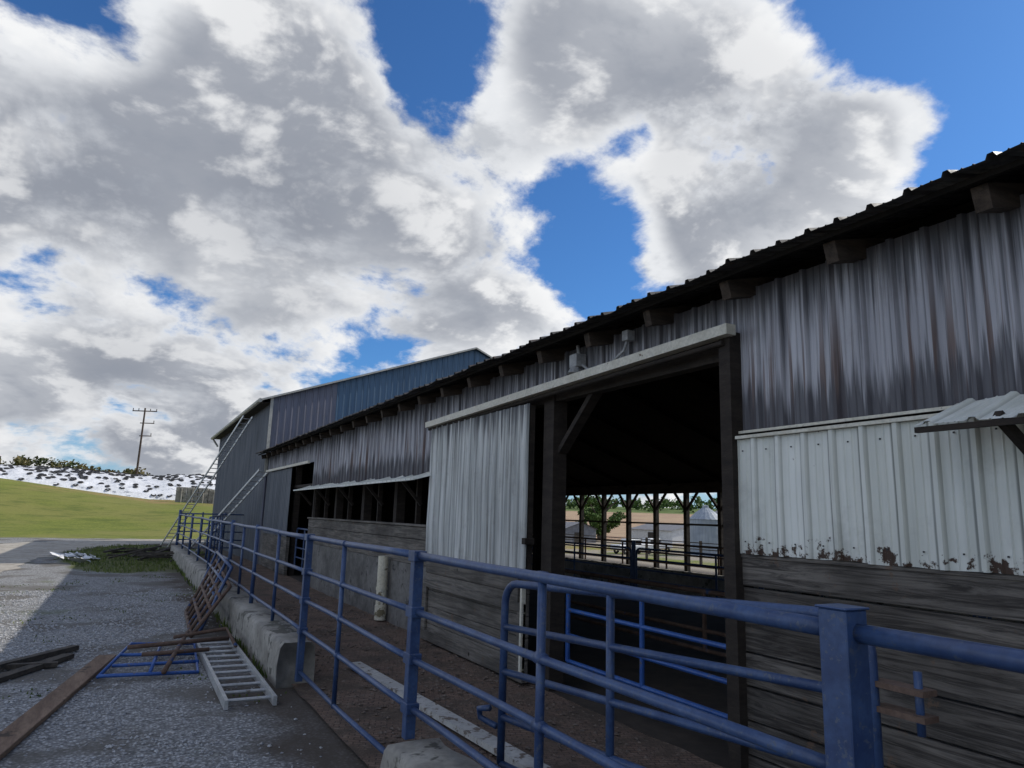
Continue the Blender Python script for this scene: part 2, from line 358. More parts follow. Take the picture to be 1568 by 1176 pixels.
# grass blades
g=MB()
def blade(x,y,h,z=0):
    an=random.uniform(0,6.28);w_=.012+h*.04;dx_=math.cos(an)*w_;dy_=math.sin(an)*w_;lx=random.uniform(-.4,.4)*h;ly=random.uniform(-.4,.4)*h
    g.add([(x-dx_,y-dy_,z),(x+dx_,y+dy_,z),(x+lx,y+ly,z+h)],[(0,1,2)])
for i in range(7000):
    x=random.uniform(-2.3,3.4);y=random.uniform(22.5,39)
    e=((x-.6)/2.5)**2+((y-31)/8)**2+mnoise.noise(Vector((x*.7,y*.7,0)))*.5
    if e<1: blade(x,y,random.uniform(.04,.12))
for c in range(22):
    cx=random.uniform(-2.5,1.4);cy=random.uniform(8,22)
    for k in range(22): blade(cx+random.gauss(0,.14),cy+random.gauss(0,.18),random.uniform(.012,.035))
for c in range(420):
    cy=random.uniform(8.5,30); blade(1.57+random.gauss(0,.03),cy,random.uniform(.04,.16))
g.obj("grass",m_grassb)
# ------------------------------------------------------------------ silage pile etc
def pile(x,y):
    X_=(x+3)/24; Y_=(y-98)/13; t=1-abs(X_)**3-Y_*Y_
    return t
g=MB(); NXp=120;NYp=56
for i in range(NXp+1):
    for j in range(NYp+1):
        x=-28+50*i/NXp; y=84+28*j/NYp; t=max(0,pile(x,y)); z=hgt(x,y)-.3+max(.6,1.25+.08*(x+20))*t**.5*(1 if t>0 else 0)+mnoise.noise(Vector((x*.35,y*.35,0)))*.25*min(1,t*4)+mnoise.noise(Vector((x*1.3,y*1.3,2)))*.2
        g.v.append((x,y,z))
for i in range(NXp):
    for j in range(NYp): a0=i*(NYp+1)+j; g.f.append((a0,a0+NYp+1,a0+NYp+2,a0+1))
pv=g.v[:]
g.obj("silage_pile",m_plastic,smooth=True)
g=MB()
for k in range(1300):
    i=random.randrange(len(pv)); x,y,z=pv[i]
    if pile(x,y)>.03 and y<100: g.torus((x+random.uniform(-.3,.3),y,z+.03),.22,.07,8,4,ax=(random.uniform(-.2,.2),-.3,1))
g.obj("tire_weights",m_rubber)
g=MB()
for k in range(9):
    x=4.2+k*1.02; g.box(x,x+.98,80,80.6,hgt(x,80)-.3,hgt(x,80)+1.6+random.uniform(-.08,.05)-.05*k)
    g.box(x+.4,x+.55,79.8,79.99,hgt(x,80)-.3,hgt(x,80)+1.4)
g.obj("bunker_wall",m_conc,bevel=.05)
# trees
def leafmass(g,blobs_,n,size):
    for k in range(n):
        c,rr=random.choice(blobs_)
        v=Vector((random.gauss(0,1),random.gauss(0,1),random.gauss(0,1))).normalized()*(random.random()**.4)
        q=Vector(c)+Vector((v.x*rr[0],v.y*rr[1],v.z*rr[2]))
        s_=size*random.uniform(.5,1.3)
        a_=Vector((random.gauss(0,1),random.gauss(0,1),random.gauss(0,1))).normalized(); b_=a_.orthogonal().normalized()*s_; c_=a_.cross(b_).normalized()*s_*.7
        g.add([q-b_,q-c_,q+b_,q+c_],[(0,1,2,3)])
g=MB()
for k in range(36):
    x=-46+k*1.4+random.uniform(-.8,.8); y=random.uniform(168,188)
    if x>3: continue
    top=(11.4 if x<-20 else 11.0 if x<-13 else 10.2 if x<-9 else 9.4)+random.uniform(-.7,.7)
    if -12.2<x<-11: continue
    bs=[((x+random.uniform(-1.5,1.5),y+random.uniform(-1.5,1.5),random.uniform(7.0,top-.9)),(random.uniform(.9,1.8),1.5,random.uniform(.8,1.3))) for _ in range(8)]
    bs.append(((x,y,top-1.0),(1.1,1.1,1.0)))
    leafmass(g,bs,330,.33)
    g.tube([(x,y,hgt(x,y)-.3),(x,y,8.5)],.2,6,.1)
g.obj("distant_trees",m_leaf2)
g=MB()
for k in range(120):
    t=k/119; az=R(30+50*t); d=random.uniform(360,430); x=math.sin(az)*d;y=math.cos(az)*d
    z=hgt(x,y); H=random.uniform(4,8)*(.5+.8*abs(mnoise.noise(Vector((k*.15,0,0)))))
    bs=[((x+random.uniform(-3,3),y+random.uniform(-3,3),z+1+random.uniform(0,H)),(2.5,2.5,2)) for _ in range(5)]
    leafmass(g,bs,90,.9)
g.obj("treeline",m_leaf)
def tree(name,x,y,H,W):
    e=empty(name); z=hgt(x,y); g=MB()
    g.tube([(x,y,z-.2),(x+.05,y,z+H*.25),(x,y,z+H*.6)],W*.05,8,W*.02)
    for k in range(7):
        an=k*.9; g.tube([(x,y,z+H*(.22+.04*k)),(x+math.cos(an)*W*.22,y+math.sin(an)*W*.22,z+H*(.42+.05*k)),(x+math.cos(an)*W*.36,y+math.sin(an)*W*.36,z+H*(.5+.06*k))],W*.022,6,W*.006)
    g.obj("trunk",m_bark,e); g=MB(); bs=[]
    for k in range(28):
        an=random.uniform(0,6.28);rr=random.uniform(0,.36)*W;zz=random.uniform(.15,.9)
        rr*=(1.25-abs(zz-.5)*1.2); bs.append(((x+math.cos(an)*rr,y+math.sin(an)*rr,z+H*zz),(W*.13,W*.13,H*.09)))
    leafmass(g,bs,4600,W*.028); g.obj("crown",m_leaf,e)
tree("shade_tree",75,107,8.5,9.5)
# power pole
e=empty("utility_pole"); g=MB(); bx,by=.7,130; bz=hgt(bx,by)
g.tube([(bx,by,bz-1),(bx+.1,by,17.6)],.2,10,.13)
g.beam((bx-1.7,by,17.0),(bx+1.9,by,17.2),.14,.16); g.beam((bx-.4,by,15.1),(bx+1.7,by,15.2),.12,.14); g.beam((bx-.3,by,13.0),(bx+1.5,by,13.1),.12,.14)
for x_,z_ in((-1.6,17.1),(-.8,17.15),(.9,17.2),(1.8,17.25),(1.6,15.3),(1.4,13.2)): g.tube([(bx+x_,by,z_),(bx+x_,by,z_+.35)],.07,6)
g.obj("pole",m_pole,e)
# ------------------------------------------------------------------ cattle barn
B=empty("cattle_barn"); WX=4.2; Y0=-6; Y1=26; XE=16.2; RX=10.0; RZ=5.32; EZ=3.12
up=(0,0,1)
g=MB()
def clad(g,y0,y1,z0,z1,x=WX,bot=None,rag=.01,seed=0,**k): g.ribs((x,y0,0),(0,1,0),up,(-1,0,0),y1-y0,z1,bot=(bot or (lambda t:z0)),rag=rag,seed=seed,**k)
clad(g,Y0,4.076,2.55,3.70,seed=1,h=.032)
clad(g,4.076,10.259,0,3.70,bot=lambda t:3.37-.024*t,seed=2,h=.032)
clad(g,10.259,18.961,2.45,3.70,seed=3,h=.032); clad(g,18.961,26,3.12,3.70,seed=4,h=.032)
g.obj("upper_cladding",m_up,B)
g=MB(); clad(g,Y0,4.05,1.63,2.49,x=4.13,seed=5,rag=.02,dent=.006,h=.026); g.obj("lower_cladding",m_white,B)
g=MB()
for k in range(44):
    y=-6+.229*k+.14
    for z in (1.72,2.40): g.box(4.12,4.125,y-.005,y+.005,z-.005,z+.005)
g.obj("screws",m_rubber,B)
g=MB(); g.box(4.09,4.125,Y0,4.03,2.492,2.515); g.box(4.15,4.165,Y0,4.07,2.54,2.56); g.beam((4.05,4.0,3.36),(4.0,10.35,3.215),.10,.085)
g.beam((4.10,4.10,2.5),(4.10,4.12,3.34),.03,.03); g.beam((4.03,18.8,3.1),(4.03,25.3,3.12),.05,.07)
g.box(4.0,4.05,7.2,7.24,.12,1.1)
g.obj("trim",m_trim,B)
g=MB()
for k in range(7):
    z0=.235*k-.02; dx_=random.uniform(0,.014); g.box(4.16-dx_,4.2,Y0,4.05,z0+.007,z0+.228)
g.box(4.135,4.2,Y0,4.05,1.60,1.628)
g.obj("plank_wall",m_plank,B,bevel=.004)
g=MB()
g.box(4.08,4.26,4.05,4.17,0,3.36); g.box(4.18,4.36,6.88,7.1,0,3.3); g.box(4.2,4.32,4.17,10.3,3.17,3.32)
g.box(4.22,4.3,Y0,4.05,2.49,2.56); g.box(4.22,4.3,10.3,Y1,2.49,2.56); g.box(4.24,4.32,Y0,Y1,3.52,3.72)
for y in (10.4,12.4,14.4,16.6,18.85,21.4,25.2,25.9): g.box(4.24,4.4,y-.08,y+.08,0,3.7)
for y in np.arange(10.3,18.9,1.05): g.box(4.25,4.33,y-.02,y+.04,1.6,2.5)
g.beam((4.3,6.88,2.6),(4.3,6.2,3.2),.06,.12,(1,0,0))
g.obj("frame",m_beam,B)
g=MB()
for k in range(-7,30):
    y=2.0+.95*k
    if y<25.8 and y>Y0: g.beam((3.90,y,3.625),(4.7,y,3.625+.20),.09,.14)
g.obj("rafter_tails",m_raf,B)
g=MB(); g.box(3.82,3.85,Y0,Y1,3.69,3.725)
ks=(RZ-3.73)/(RX-3.74); ke=(RZ-EZ)/(XE+.3-RX)
for x_ in np.arange(4.5,RX,1.0):
    z_=3.72+(x_-3.75)*ks; g.box(x_,x_+.05,Y0,Y1,z_-.10,z_-.01)
for x_ in np.arange(RX+.3,XE,1.0):
    z_=RZ-(x_-RX)*ke; g.box(x_,x_+.05,Y0,Y1,z_-.13,z_-.035)
for y in np.arange(-3,26,2.4):
    g.beam((4.3,y,3.65),(RX,y,RZ-.22),.08,.2); g.beam((RX,y,RZ-.22),(XE,y,EZ-.1),.08,.2)
for y in (-3,3,8.3,17.2,22): g.box(RX-.09,RX+.09,y-.09,y+.09,0,5.0)
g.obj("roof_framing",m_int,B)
g=MB()
def slope(xa,za,xb,zb,**k):
    L_=math.hypot(xb-xa,zb-za); v=((xb-xa)/L_,0,(zb-za)/L_); s_=1 if xb>xa else -1
    g.ribs((xa,Y0-.2,za),(0,1,0),v,(-v[2]*s_,0,v[0]*s_),Y1-Y0+.2,L_,**k)
slope(3.72,3.735,RX+.02,RZ,h=.026,rows=5,dent=.010,rag=.03,seed=8); slope(XE+.4,EZ-.04,RX-.02,RZ,h=.028,rows=4,seed=9)
g.obj("roof",m_roof,B)
g=MB()
g.add([(4.5,Y0+.1,3.73),(RX,Y0+.1,RZ-.2),(RX,Y1-.1,RZ-.2),(4.5,Y1-.1,3.73)],[(0,1,2,3)])
g.add([(XE-.1,Y0+.1,EZ-.02),(RX,Y0+.1,RZ-.2),(RX,Y1-.1,RZ-.2),(XE-.1,Y1-.1,EZ-.02)],[(0,1,2,3)])
for yy in (Y0+.05,25.9):
    g.add([(4.45,yy,0),(XE-.1,yy,0),(XE-.1,yy,EZ-.05),(RX,yy,RZ-.2),(4.45,yy,3.6)],[(0,1,2,3,4)])
g.obj("interior_shade_sheets",m_int,B)  # dark sheets added under roof and at ends, standing in for interior shade
g=MB()
for yy in (Y0,25.97):
    g.add([(4.25,yy,0),(XE,yy,0),(XE,yy,EZ),(RX,yy,RZ-.03),(4.25,yy,3.75)],[(0,1,2,3,4)])
g.obj("end_walls",m_grey,B)
g=MB()
for k in range(0,20):
    y=25.54-1.523*k
    if y<Y0: break
    g.box(15.9,16.04,y-.07,y+.07,-.4,3.1)
    g.beam((15.95,y,2.2),(15.95,y+.55,2.8),.05,.08); g.beam((15.95,y,2.2),(15.95,y-.55,2.8),.05,.08)
g.box(15.88,16.1,Y0,Y1,2.78,3.10); g.box(15.95,16.02,Y0,Y1,1.75,1.81)
g.obj("far_posts",m_dark,B)
g=MB(); 
for k in range(3): g.box(4.16,4.2,10.3,18.9,1.05+.2*k+.004,1.05+.2*k+.196)
g.box(4.12,4.3,10.3,18.9,1.655,1.69)
g.obj("low_boards",m_plank2,B,bevel=.004)
g=MB(); g.box(4.14,4.32,10.3,18.9,0,1.05); g.box(4.14,4.3,25.2,26,0,1.2); g.obj("low_concrete_wall",m_concw,B)
g=MB()
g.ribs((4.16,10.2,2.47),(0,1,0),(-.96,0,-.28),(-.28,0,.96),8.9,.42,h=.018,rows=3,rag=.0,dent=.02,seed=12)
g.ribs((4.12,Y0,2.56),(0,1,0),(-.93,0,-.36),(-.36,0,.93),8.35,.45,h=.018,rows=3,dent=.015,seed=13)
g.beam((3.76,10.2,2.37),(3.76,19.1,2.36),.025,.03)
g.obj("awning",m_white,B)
g=MB()
for y in (11,13,15,17,18.9): g.beam((4.2,y,2.0),(3.85,y,2.38),.04,.05)
g.beam((4.15,1.9,2.1),(3.75,1.95,2.42),.04,.05); g.beam((3.72,Y0,2.375),(3.72,2.35,2.375),.03,.03)
g.obj("awning_braces",m_beam,B)
g=MB(); clad(g,21.2,25.2,1.1,3.06,x=4.08,seed=15); clad(g,25.2,26,1.2,3.12,x=4.2,seed=15); g.obj("corner_cladding",m_grey,B)
g=MB(); g.box(4.09,4.18,21.2,25.2,0.05,1.1); g.obj("far_door_base",m_plank2,B)
S=empty("sliding_door"); S.parent=B
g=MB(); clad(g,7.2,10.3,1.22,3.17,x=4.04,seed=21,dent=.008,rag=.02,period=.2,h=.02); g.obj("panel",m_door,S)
g=MB(); 
for k in range(5): g.box(4.06,4.10,7.2,10.3,.06+.235*k,.06+.235*k+.228)
g.box(4.02,4.055,7.2,10.3,.80,.90); g.box(4.02,4.055,7.2,10.3,.06,.2); g.box(4.02,4.055,10.15,10.3,.2,.8); g.box(4.02,4.055,7.2,7.34,.2,.8)
g.box(4.02,4.055,7.34,7.5,.9,1.2)
g.obj("boards",m_plank2,S,bevel=.004)
g=MB(); g.box(4.06,4.12,7.2,7.3,1.2,3.15); g.box(4.06,4.12,10.2,10.3,1.2,3.15); g.box(3.98,4.10,7.12,7.2,1.55,1.62); g.obj("door_frame",m_beam,S)
g=MB(); g.tube([(4.06,4.1,3.27),(4.04,10.4,3.16)],.022); g.obj("door_track",m_beam,S)
L=empty("wall_lamp"); g=MB()
g.box(4.02,4.15,6.18,6.32,3.44,3.58); g.tube([(4.06,6.25,3.44),(4.04,6.25,3.36)],.05,10,.075)
g.tube([(4.08,6.15,3.45),(4.06,6.0,3.37),(4.05,5.8,3.35),(4.06,5.6,3.38),(4.09,5.45,3.47),(4.11,5.4,3.6)],.015); g.box(4.06,4.15,5.35,5.44,3.56,3.66)
g.tube([(4.1,6.25,3.58),(4.1,6.28,3.69)],.02)
g.obj("lamp_body",m_lampb,L,bevel=.012)
def gate(g,p0,p1,zt,zb,rails,r_=.024,verts=(0,.5,1),corner=.12,zt1=None):
    p0=Vector(p0);p1=Vector(p1); Lg=(p1-p0).length
    zt1=zt if zt1 is None else zt1
    def P_(t,z): q=p0+(p1-p0)*t; return (q.x,q.y,z+(zt1-zt)*t)
    def C_(s_,sg):
        pts=[]
        for k in range(6):
            an=k/5*math.pi/2; dx_=corner*(1-math.cos(an))/Lg; z=zt-corner+corner*math.sin(an)
            pts.append(P_(dx_ if sg>0 else 1-dx_,z))
        return pts if sg>0 else pts[::-1]
    g.tube([P_(0,zb)]+C_(0,1)+C_(1,-1)+[P_(1,zb)],r_,12)
    for k in range(1,rails): z=zt+(zb-zt)*k/(rails-1); g.tube([P_(0,z),P_(1,z)],r_*.85,10)
    for t in verts[1:-1]: g.tube([P_(t,zt),P_(t,zb)],r_*.95,10)
g=MB(); gate(g,(10.5,6,0),(10.5,13.5,0),1.22,.3,5,verts=(0,.33,.66,1)); gate(g,(10.5,13.7,0),(10.5,21,0),1.22,.3,5,verts=(0,.33,.66,1)); gate(g,(10.5,-2,0),(10.5,5.8,0),1.22,.3,5)
for y in (5.9,9.8,13.6,17.4,21.1): g.tube([(10.5,y,0),(10.5,y,1.4)],.05)
g.obj("interior_gate",m_paint)
g=MB(); gate(g,(4.36,4.25,0),(4.36,6.8,0),1.14,.35,4,r_=.026); g.obj("doorway_gate",m_paint2)
g=MB(); gate(g,(6.5,3,0),(6.5,11,0),1.0,.3,4,r_=.03,verts=(0,.25,.5,.75,1)); gate(g,(14,4,0),(14,25,0),1.2,.4,4,r_=.03,verts=(0,.1,.2,.3,.4,.5,.6,.7,.8,.9,1)); g.obj("feed_rail",m_rustp)
g=MB(); gate(g,(4.35,19.1,0),(4.35,21.1,0),1.35,.3,5); g.obj("far_doorway_gate",m_paint)
g=MB(); g.box(12.3,12.5,-2,24,0,.55); g.box(13.3,13.5,-2,24,0,.55); g.obj("feed_bunk",m_conc)
m_pen,T,b=mat_base("pen_floor_mat",.9,0,.25); P=T.pos()
br=T.new('ShaderNodeTexBrick'); mp=T.new('ShaderNodeMapping'); T.set(mp.inputs[0],P); mp.inputs['Rotation'].default_value=(0,0,.35); T.set(br.inputs['Vector'],mp.outputs[0])
br.inputs['Scale'].default_value=5; br.inputs['Color1'].default_value=(.15,.10,.075,1); br.inputs['Color2'].default_value=(.21,.145,.11,1); br.inputs['Mortar'].default_value=(.07,.05,.038,1); br.inputs['Mortar Size'].default_value=.025
n=T.noise(P,1.6,7,.7); n2=T.noise(P,14,5,.7)
col=T.mix(T.ss(n,.42,.62),br.outputs[0],(.095,.072,.055)); col=T.mix(T.ss(n2,.55,.72,0,.7),col,(.25,.20,.16))
T.set(b.inputs['Base Color'],col); bump(T,b,T.math('ADD',n2,n),.8,.04)
g=MB(); NI=16;NJ=160
for i in range(NI+1):
    for j in range(NJ+1):
        x=1.75+2.45*i/NI;y=-6+36*j/NJ; g.v.append((x,y,.03+mnoise.noise(Vector((x*2,y*2,0)))*.02+mnoise.noise(Vector((x*6,y*6,0)))*.012))
for i in range(NI):
    for j in range(NJ): a0=i*(NJ+1)+j; g.f.append((a0,a0+NJ+1,a0+NJ+2,a0+1))
g.obj("pen_floor",m_pen,smooth=True)
g=MB(); g.box(4.2,16.1,Y0,Y1,-.4,.03); g.obj("barn_floor",noisy("barn_dirt",(.03,.024,.019),(.06,.047,.036),1.5,rough=.95),B)
# ------------------------------------------------------------------ tall shed
S2=empty("machine_shed"); TX0=4.1;TY=26.02;TY1=42;PX=11.93;TX1=16.25;ZE=5.74;ZP=8.6;ZE2=6.75
g=MB()
def gz(x): return ZE+(ZP-ZE)*(x-TX0)/(PX-TX0) if x<PX else ZP-(ZP-ZE2)*(x-PX)/(TX1-PX)
def gable(g,x0,x1):
    cols=[];x=x0
    while x<x1-1e-6:
        for dx_,hh in((0,0),(.02,.022),(.05,.022),(.07,0)):
            if x+dx_<x1: cols.append((x+dx_,hh))
        x+=.229
    cols.append((x1,0)); vs=[];fs=[]
    for cx,hh in cols:
        vs+=[(cx,TY-hh,0),(cx,TY-hh,gz(cx))]
    for i in range(len(cols)-1): fs.append((2*i,2*i+2,2*i+3,2*i+1))
    g.add(vs,fs)
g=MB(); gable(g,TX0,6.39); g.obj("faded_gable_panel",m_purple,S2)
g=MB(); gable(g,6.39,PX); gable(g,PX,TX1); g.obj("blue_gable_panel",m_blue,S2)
g=MB(); g.ribs((TX0,TY,0),(0,1,0),up,(-1,0,0),TY1-TY,ZE,seed=30,rows=3); g.obj("side_wall",m_grey,S2)
g=MB(); g.add([(TX0,TY1,0),(TX1,TY1,0),(TX1,TY1,ZE2),(PX,TY1,ZP),(TX0,TY1,ZE)],[(0,1,2,3,4)]); g.add([(TX1,TY,0),(TX1,TY1,0),(TX1,TY1,ZE2),(TX1,TY,ZE2)],[(0,1,2,3)]); g.obj("rear_walls",m_grey,S2)
g=MB(); k=(ZP-ZE)/(PX-TX0); ll=math.hypot(1,k)
g.ribs((TX0-.35,TY-.15,ZE-.35*k+.05),(0,1,0),(1/ll,0,k/ll),(-k/ll,0,1/ll),TY1-TY+.4,(PX-TX0+.35)*ll,rows=2,seed=31)
k2=(ZP-ZE2)/(TX1-PX); l2=math.hypot(1,k2)
g.ribs((TX1+.2,TY-.15,ZE2-.2*k2+.05),(0,1,0),(-1/l2,0,k2/l2),(k2/l2,0,1/l2),TY1-TY+.4,(TX1+.2-PX)*l2,rows=2,seed=32)
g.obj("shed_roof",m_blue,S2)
g=MB(); 
g.tube([(TX0-.40,TY-.15,ZE-.12),(TX0-.40,TY1+.3,ZE-.12)],.075,8); g.box(TX0-.04,TX0+.06,TY-.06,TY-.03,3.0,ZE)
g.tube([(TX0-.38,TY1-.2,ZE-.2),(TX0-.1,TY1-.2,ZE-.6)],.05,8)
g.beam((TX0-.35,TY-.17,ZE-.35*k+.03),(PX,TY-.17,ZP+.03),.03,.06); g.beam((TX1+.2,TY-.17,ZE2-.2*k2+.03),(PX,TY-.17,ZP+.03),.03,.06)
g.obj("gutter_and_trim",noisy("gutter_mat",(.34,.33,.29),(.46,.44,.39),2,rough=.5),S2)
g=MB(); g.box(TX0-.33,TX0,TY,TY1,ZE-.18,ZE-.15); g.obj("soffit",m_beam,S2)
def ladder(g,p0,p1,w_,side,r_=.03,step=.3):
    p0=Vector(p0);p1=Vector(p1);s_=Vector(side).normalized()*w_/2; d=p1-p0; Lg=d.length
    nrm_=d.cross(s_).normalized()
    g.beam(p0-s_,p1-s_,r_,r_*2.4,nrm_); g.beam(p0+s_,p1+s_,r_,r_*2.4,nrm_)
    n=int(Lg/step)
    for i in range(n):
        q=p0+d*((i+.5)/n); g.tube([q-s_,q+s_],r_*.5,8)
g=MB(); ladder(g,(1.6,36,0),(3.55,27.5,5.2),.34,(.9,.25,0)); g.obj("extension_ladder",m_alu)
g=MB(); ladder(g,(2.2,30.2,0),(3.9,24.9,3.15),.34,(.9,.25,0)); g.obj("extension_ladder",m_alu)
# ------------------------------------------------------------------ curb
def curb(name,y0,y1,x0=1.6,x1=1.98,H=.45,round1=False):
    g=MB(); n=int((y1-y0)/.12); prof=[(0,0),(.0,.5),(.02,.9),(.1,1),(.5,1.01),(.9,1),(.98,.92),(1,.5),(1,0)]
    m_=len(prof)
    for i in range(n+1):
        t=i/n;y=y0+(y1-y0)*t; k=1
        if round1: k=min(1,max(.02,1-max(0,(y-(y1-.35))/.35)**2.2))
        for px_,pz in prof:
            x=x0+(x1-x0)*(.5+(px_-.5)*(k**.4)); z=pz*H*k
            nn=mnoise.noise(Vector((x*3,y*2.2,z*3)))*.025+mnoise.noise(Vector((x*9,y*8,z*9)))*.012
            g.v.append((x+nn,y,z+(nn if pz>.5 else 0)))
    for i in range(n):
        for j in range(m_-1): a0=i*m_+j; g.f.append((a0,a0+1,a0+m_+1,a0+m_))
    g.f.append(tuple(range(m_))); g.f.append(tuple(range(n*m_,(n+1)*m_))[::-1])
    g.obj(name,m_conc,smooth=True)
curb("concrete_curb",8.15,30); curb("concrete_curb",-3,4.95,1.62,2.0,.42,round1=True)
# ------------------------------------------------------------------ fence
FX=1.8
g=MB(); ZR=[1.567,1.20,.90,.59]
def wob(y,s): return mnoise.noise(Vector((y*.5,s,0)))*.016
for s_,z in enumerate(ZR):
    segs=[(-2,1.36),(1.42,4.70),(4.76,8.02),(8.08,14.4),(14.5,24),(24,30)]
    for a0,b0 in segs:
        nn=max(3,int((b0-a0)/.5))
        g.tube([(FX+wob(a0+(b0-a0)*i/nn,s_),a0+(b0-a0)*i/nn,z+wob(a0+(b0-a0)*i/nn,s_+9)) for i in range(nn+1)],.026 if s_==0 else .021,14)
g.tube([(FX,4.76,.20),(FX,6.4,.17),(FX,8.0,.18)],.021,12)
for y,rr,zb,zt in ((3.04,.022,.45,1.567),(6.6,.022,.15,1.567),(9.8,.022,.45,1.567),(11.6,.03,.42,1.62),(13,.022,.45,1.567),(14.5,.035,.42,1.64),(16.3,.022,.45,1.567),(18.2,.03,.42,1.64),(21,.025,.42,1.6),(24,.035,.42,1.66),(27,.03,.42,1.62),(30,.05,.0,1.75)):
    g.tube([(FX+.0,y,zb),(FX,y,zt)],rr,12)
for y in (-2,3.04,6.6,9.8,13,16.3):
    for z in ZR: g.tube([(FX,y-.035,z+wob(y,ZR.index(z)+9)),(FX,y+.035,z+wob(y,ZR.index(z)+9))],.029,10)
for z in ZR+[.3]: g.tube([(FX,30,z+.05),(4.2,30,z+.05)],.025,10)
for x in (2.6,3.4,4.15): g.tube([(x,30,0),(x,30,1.68)],.03,10)
fo=g.obj("pipe_fence",m_paint,smooth=True)
g=MB()
for y,zb in ((4.73,.40),(8.05,.08)):
    g.box(FX-.035,FX+.035,y-.035,y+.035,zb,1.60)
    for z in ZR: g.box(FX-.045,FX+.045,y-.06,y+.06,z-.035,z+.035)
g.box(FX-.045,FX+.045,1.345,1.435,.35,1.625)
g.box(FX-.052,FX+.052,1.338,1.442,1.625,1.632)
g.obj("square_posts",m_paint,fo,bevel=.006)
g=MB(); gate(g,(1.95,20.5,0),(3.3,29.2,0),1.6,.5,6,verts=(0,.2,.4,.6,.8,1)); g.obj("pen_gate",m_paint,smooth=True)
g=MB(); gate(g,(2.26,4.29,0),(2.47,1.80,0),1.42,.32,5,r_=.025,verts=(0,.42,1),corner=.13,zt1=1.52)
g.tube([(2.24,4.42,.62),(2.2,4.5,.60),(2.22,4.52,.54),(2.26,4.36,.52)],.02)
g.tube([(2.5,1.64,1.15),(2.5,1.64,1.36)],.014)
go=g.obj("pipe_gate",m_paint,smooth=True)
g=MB(); g.box(2.46,2.54,1.60,1.80,1.285,1.305); g.box(2.46,2.54,1.60,1.80,1.20,1.22); g.obj("hinge",m_rustp,go)
# ------------------------------------------------------------------ loose things
g=MB(); ladder(g,(1.24,7.44,.05),(1.25,10.95,.05),.44,(1,0,0),r_=.035,step=.3); 
g.obj("aluminium_ladder",m_alu)
g=MB()
def flat(pts,r_=.02,z=.05): g.tube([(x,y,z+random.uniform(-.01,.03)) for x,y in pts],r_,8)
flat([(-.07,9.1),(.9,9.0),(1.0,10.8),(.24,10.9),(-.07,9.1)]); flat([(.05,9.6),(.95,9.5)]); flat([(.12,10.2),(.97,10.1)]); flat([(.42,9.05),(.6,10.85)])
g.obj("broken_gate",m_paint2,smooth=True)
g=MB()
flat([(.55,8.9),(.95,11.4)],.028,.10); flat([(.2,10.3),(1.4,10.6)],.028,.12); flat([(.35,9.9),(1.1,9.95)],.025,.11); flat([(.75,10.9),(1.45,11.3),(1.4,9.9)],.025,.13)
g.obj("rusty_gate",m_rustp,smooth=True)
def lean(g,b0,b1,t0,t1,nr,nv,r_):
    b0,b1,t0,t1=map(Vector,(b0,b1,t0,t1))
    for i in range(nr):
        k=i/(nr-1); g.tube([b0.lerp(t0,k),b1.lerp(t1,k)],r_,8)
    for i in range(nv):
        k=i/(nv-1); g.tube([b0.lerp(b1,k),t0.lerp(t1,k)],r_,8)
g=MB(); lean(g,(1.02,11.6,.03),(1.12,14.2,.03),(1.52,11.9,.68),(1.58,14.6,.9),5,6,.028); g.obj("leaning_gate",m_rustp,smooth=True)
g=MB(); lean(g,(1.18,12.0,.05),(1.24,14.8,.05),(1.58,12.4,.92),(1.62,15.0,1.02),5,4,.026); g.obj("leaning_gate",m_paint,smooth=True)
g=MB(); g.beam((-.80,6.1,.03),(-.01,10.35,.03),.2,.045); g.obj("lumber_board",m_brown,bevel=.005)
g=MB(); g.beam((-1.15,9.1,.03),(-.42,10.5,.04),.13,.05); g.beam((-1.3,9.6,.06),(-.38,11.0,.05),.1,.06); g.beam((-1.2,10.0,.05),(-.5,10.0,.04),.08,.05); g.obj("lumber_scrap",m_dark)
g=MB(); g.beam((2.58,8.7,.08),(2.82,4.3,.08),.16,.045); g.obj("white_board",noisy("worn_white_wood",(.38,.37,.35),(.5,.49,.46),3,rough=.8,c3=(.14,.11,.09),t3=.55))
g=MB(); g.tube([(4.02,12.2,.08),(4.02,12.2,1.12)],.09,16); g.tube([(4.02,12.2,.55),(4.02,12.2,.60)],.10,16); g.tube([(4.02,12.2,.06),(4.02,12.2,.3)],.1,16); g.obj("drain_pipe",m_pvc)
g=MB()
for k in range(16):
    x=random.uniform(-1.7,-.6);y=random.uniform(26.5,29.5);an=random.uniform(0,3.14);l=random.uniform(.2,.6)
    g.ribs((x,y,random.uniform(.02,.22)),(math.cos(an),math.sin(an),random.uniform(-.2,.2)),(-math.sin(an),math.cos(an),.2),(0,0,1),l,l*.8,rows=4,dent=.08,seed=k)
g.obj("scrap_sheet_metal",m_plastic)
g=MB()
for k in range(34):
    x=random.uniform(-.6,1.9);y=random.uniform(27,31);an=random.gauss(.3,.5);l=random.uniform(.4,1.5)
    g.beam((x,y,random.uniform(.03,.25)),(x+math.cos(an)*l,y+math.sin(an)*l,random.uniform(.05,.4)),.1,.05)
g.obj("scrap_wood_pile",m_dark)
g=MB()
for i in range(2600):
    x=random.uniform(1.95,4.1);y=random.uniform(2.5,16);s_=random.uniform(.006,.03)
    vs=[(x+vx*s_*random.uniform(.6,1.4),y+vy*s_*random.uniform(.6,1.4),.035+vz*s_*.5) for vx,vy,vz in oct_v]; g.add(vs,oct_f)
g.obj("dirt_clods",noisy("clod",(.09,.065,.05),(.2,.16,.13),9))
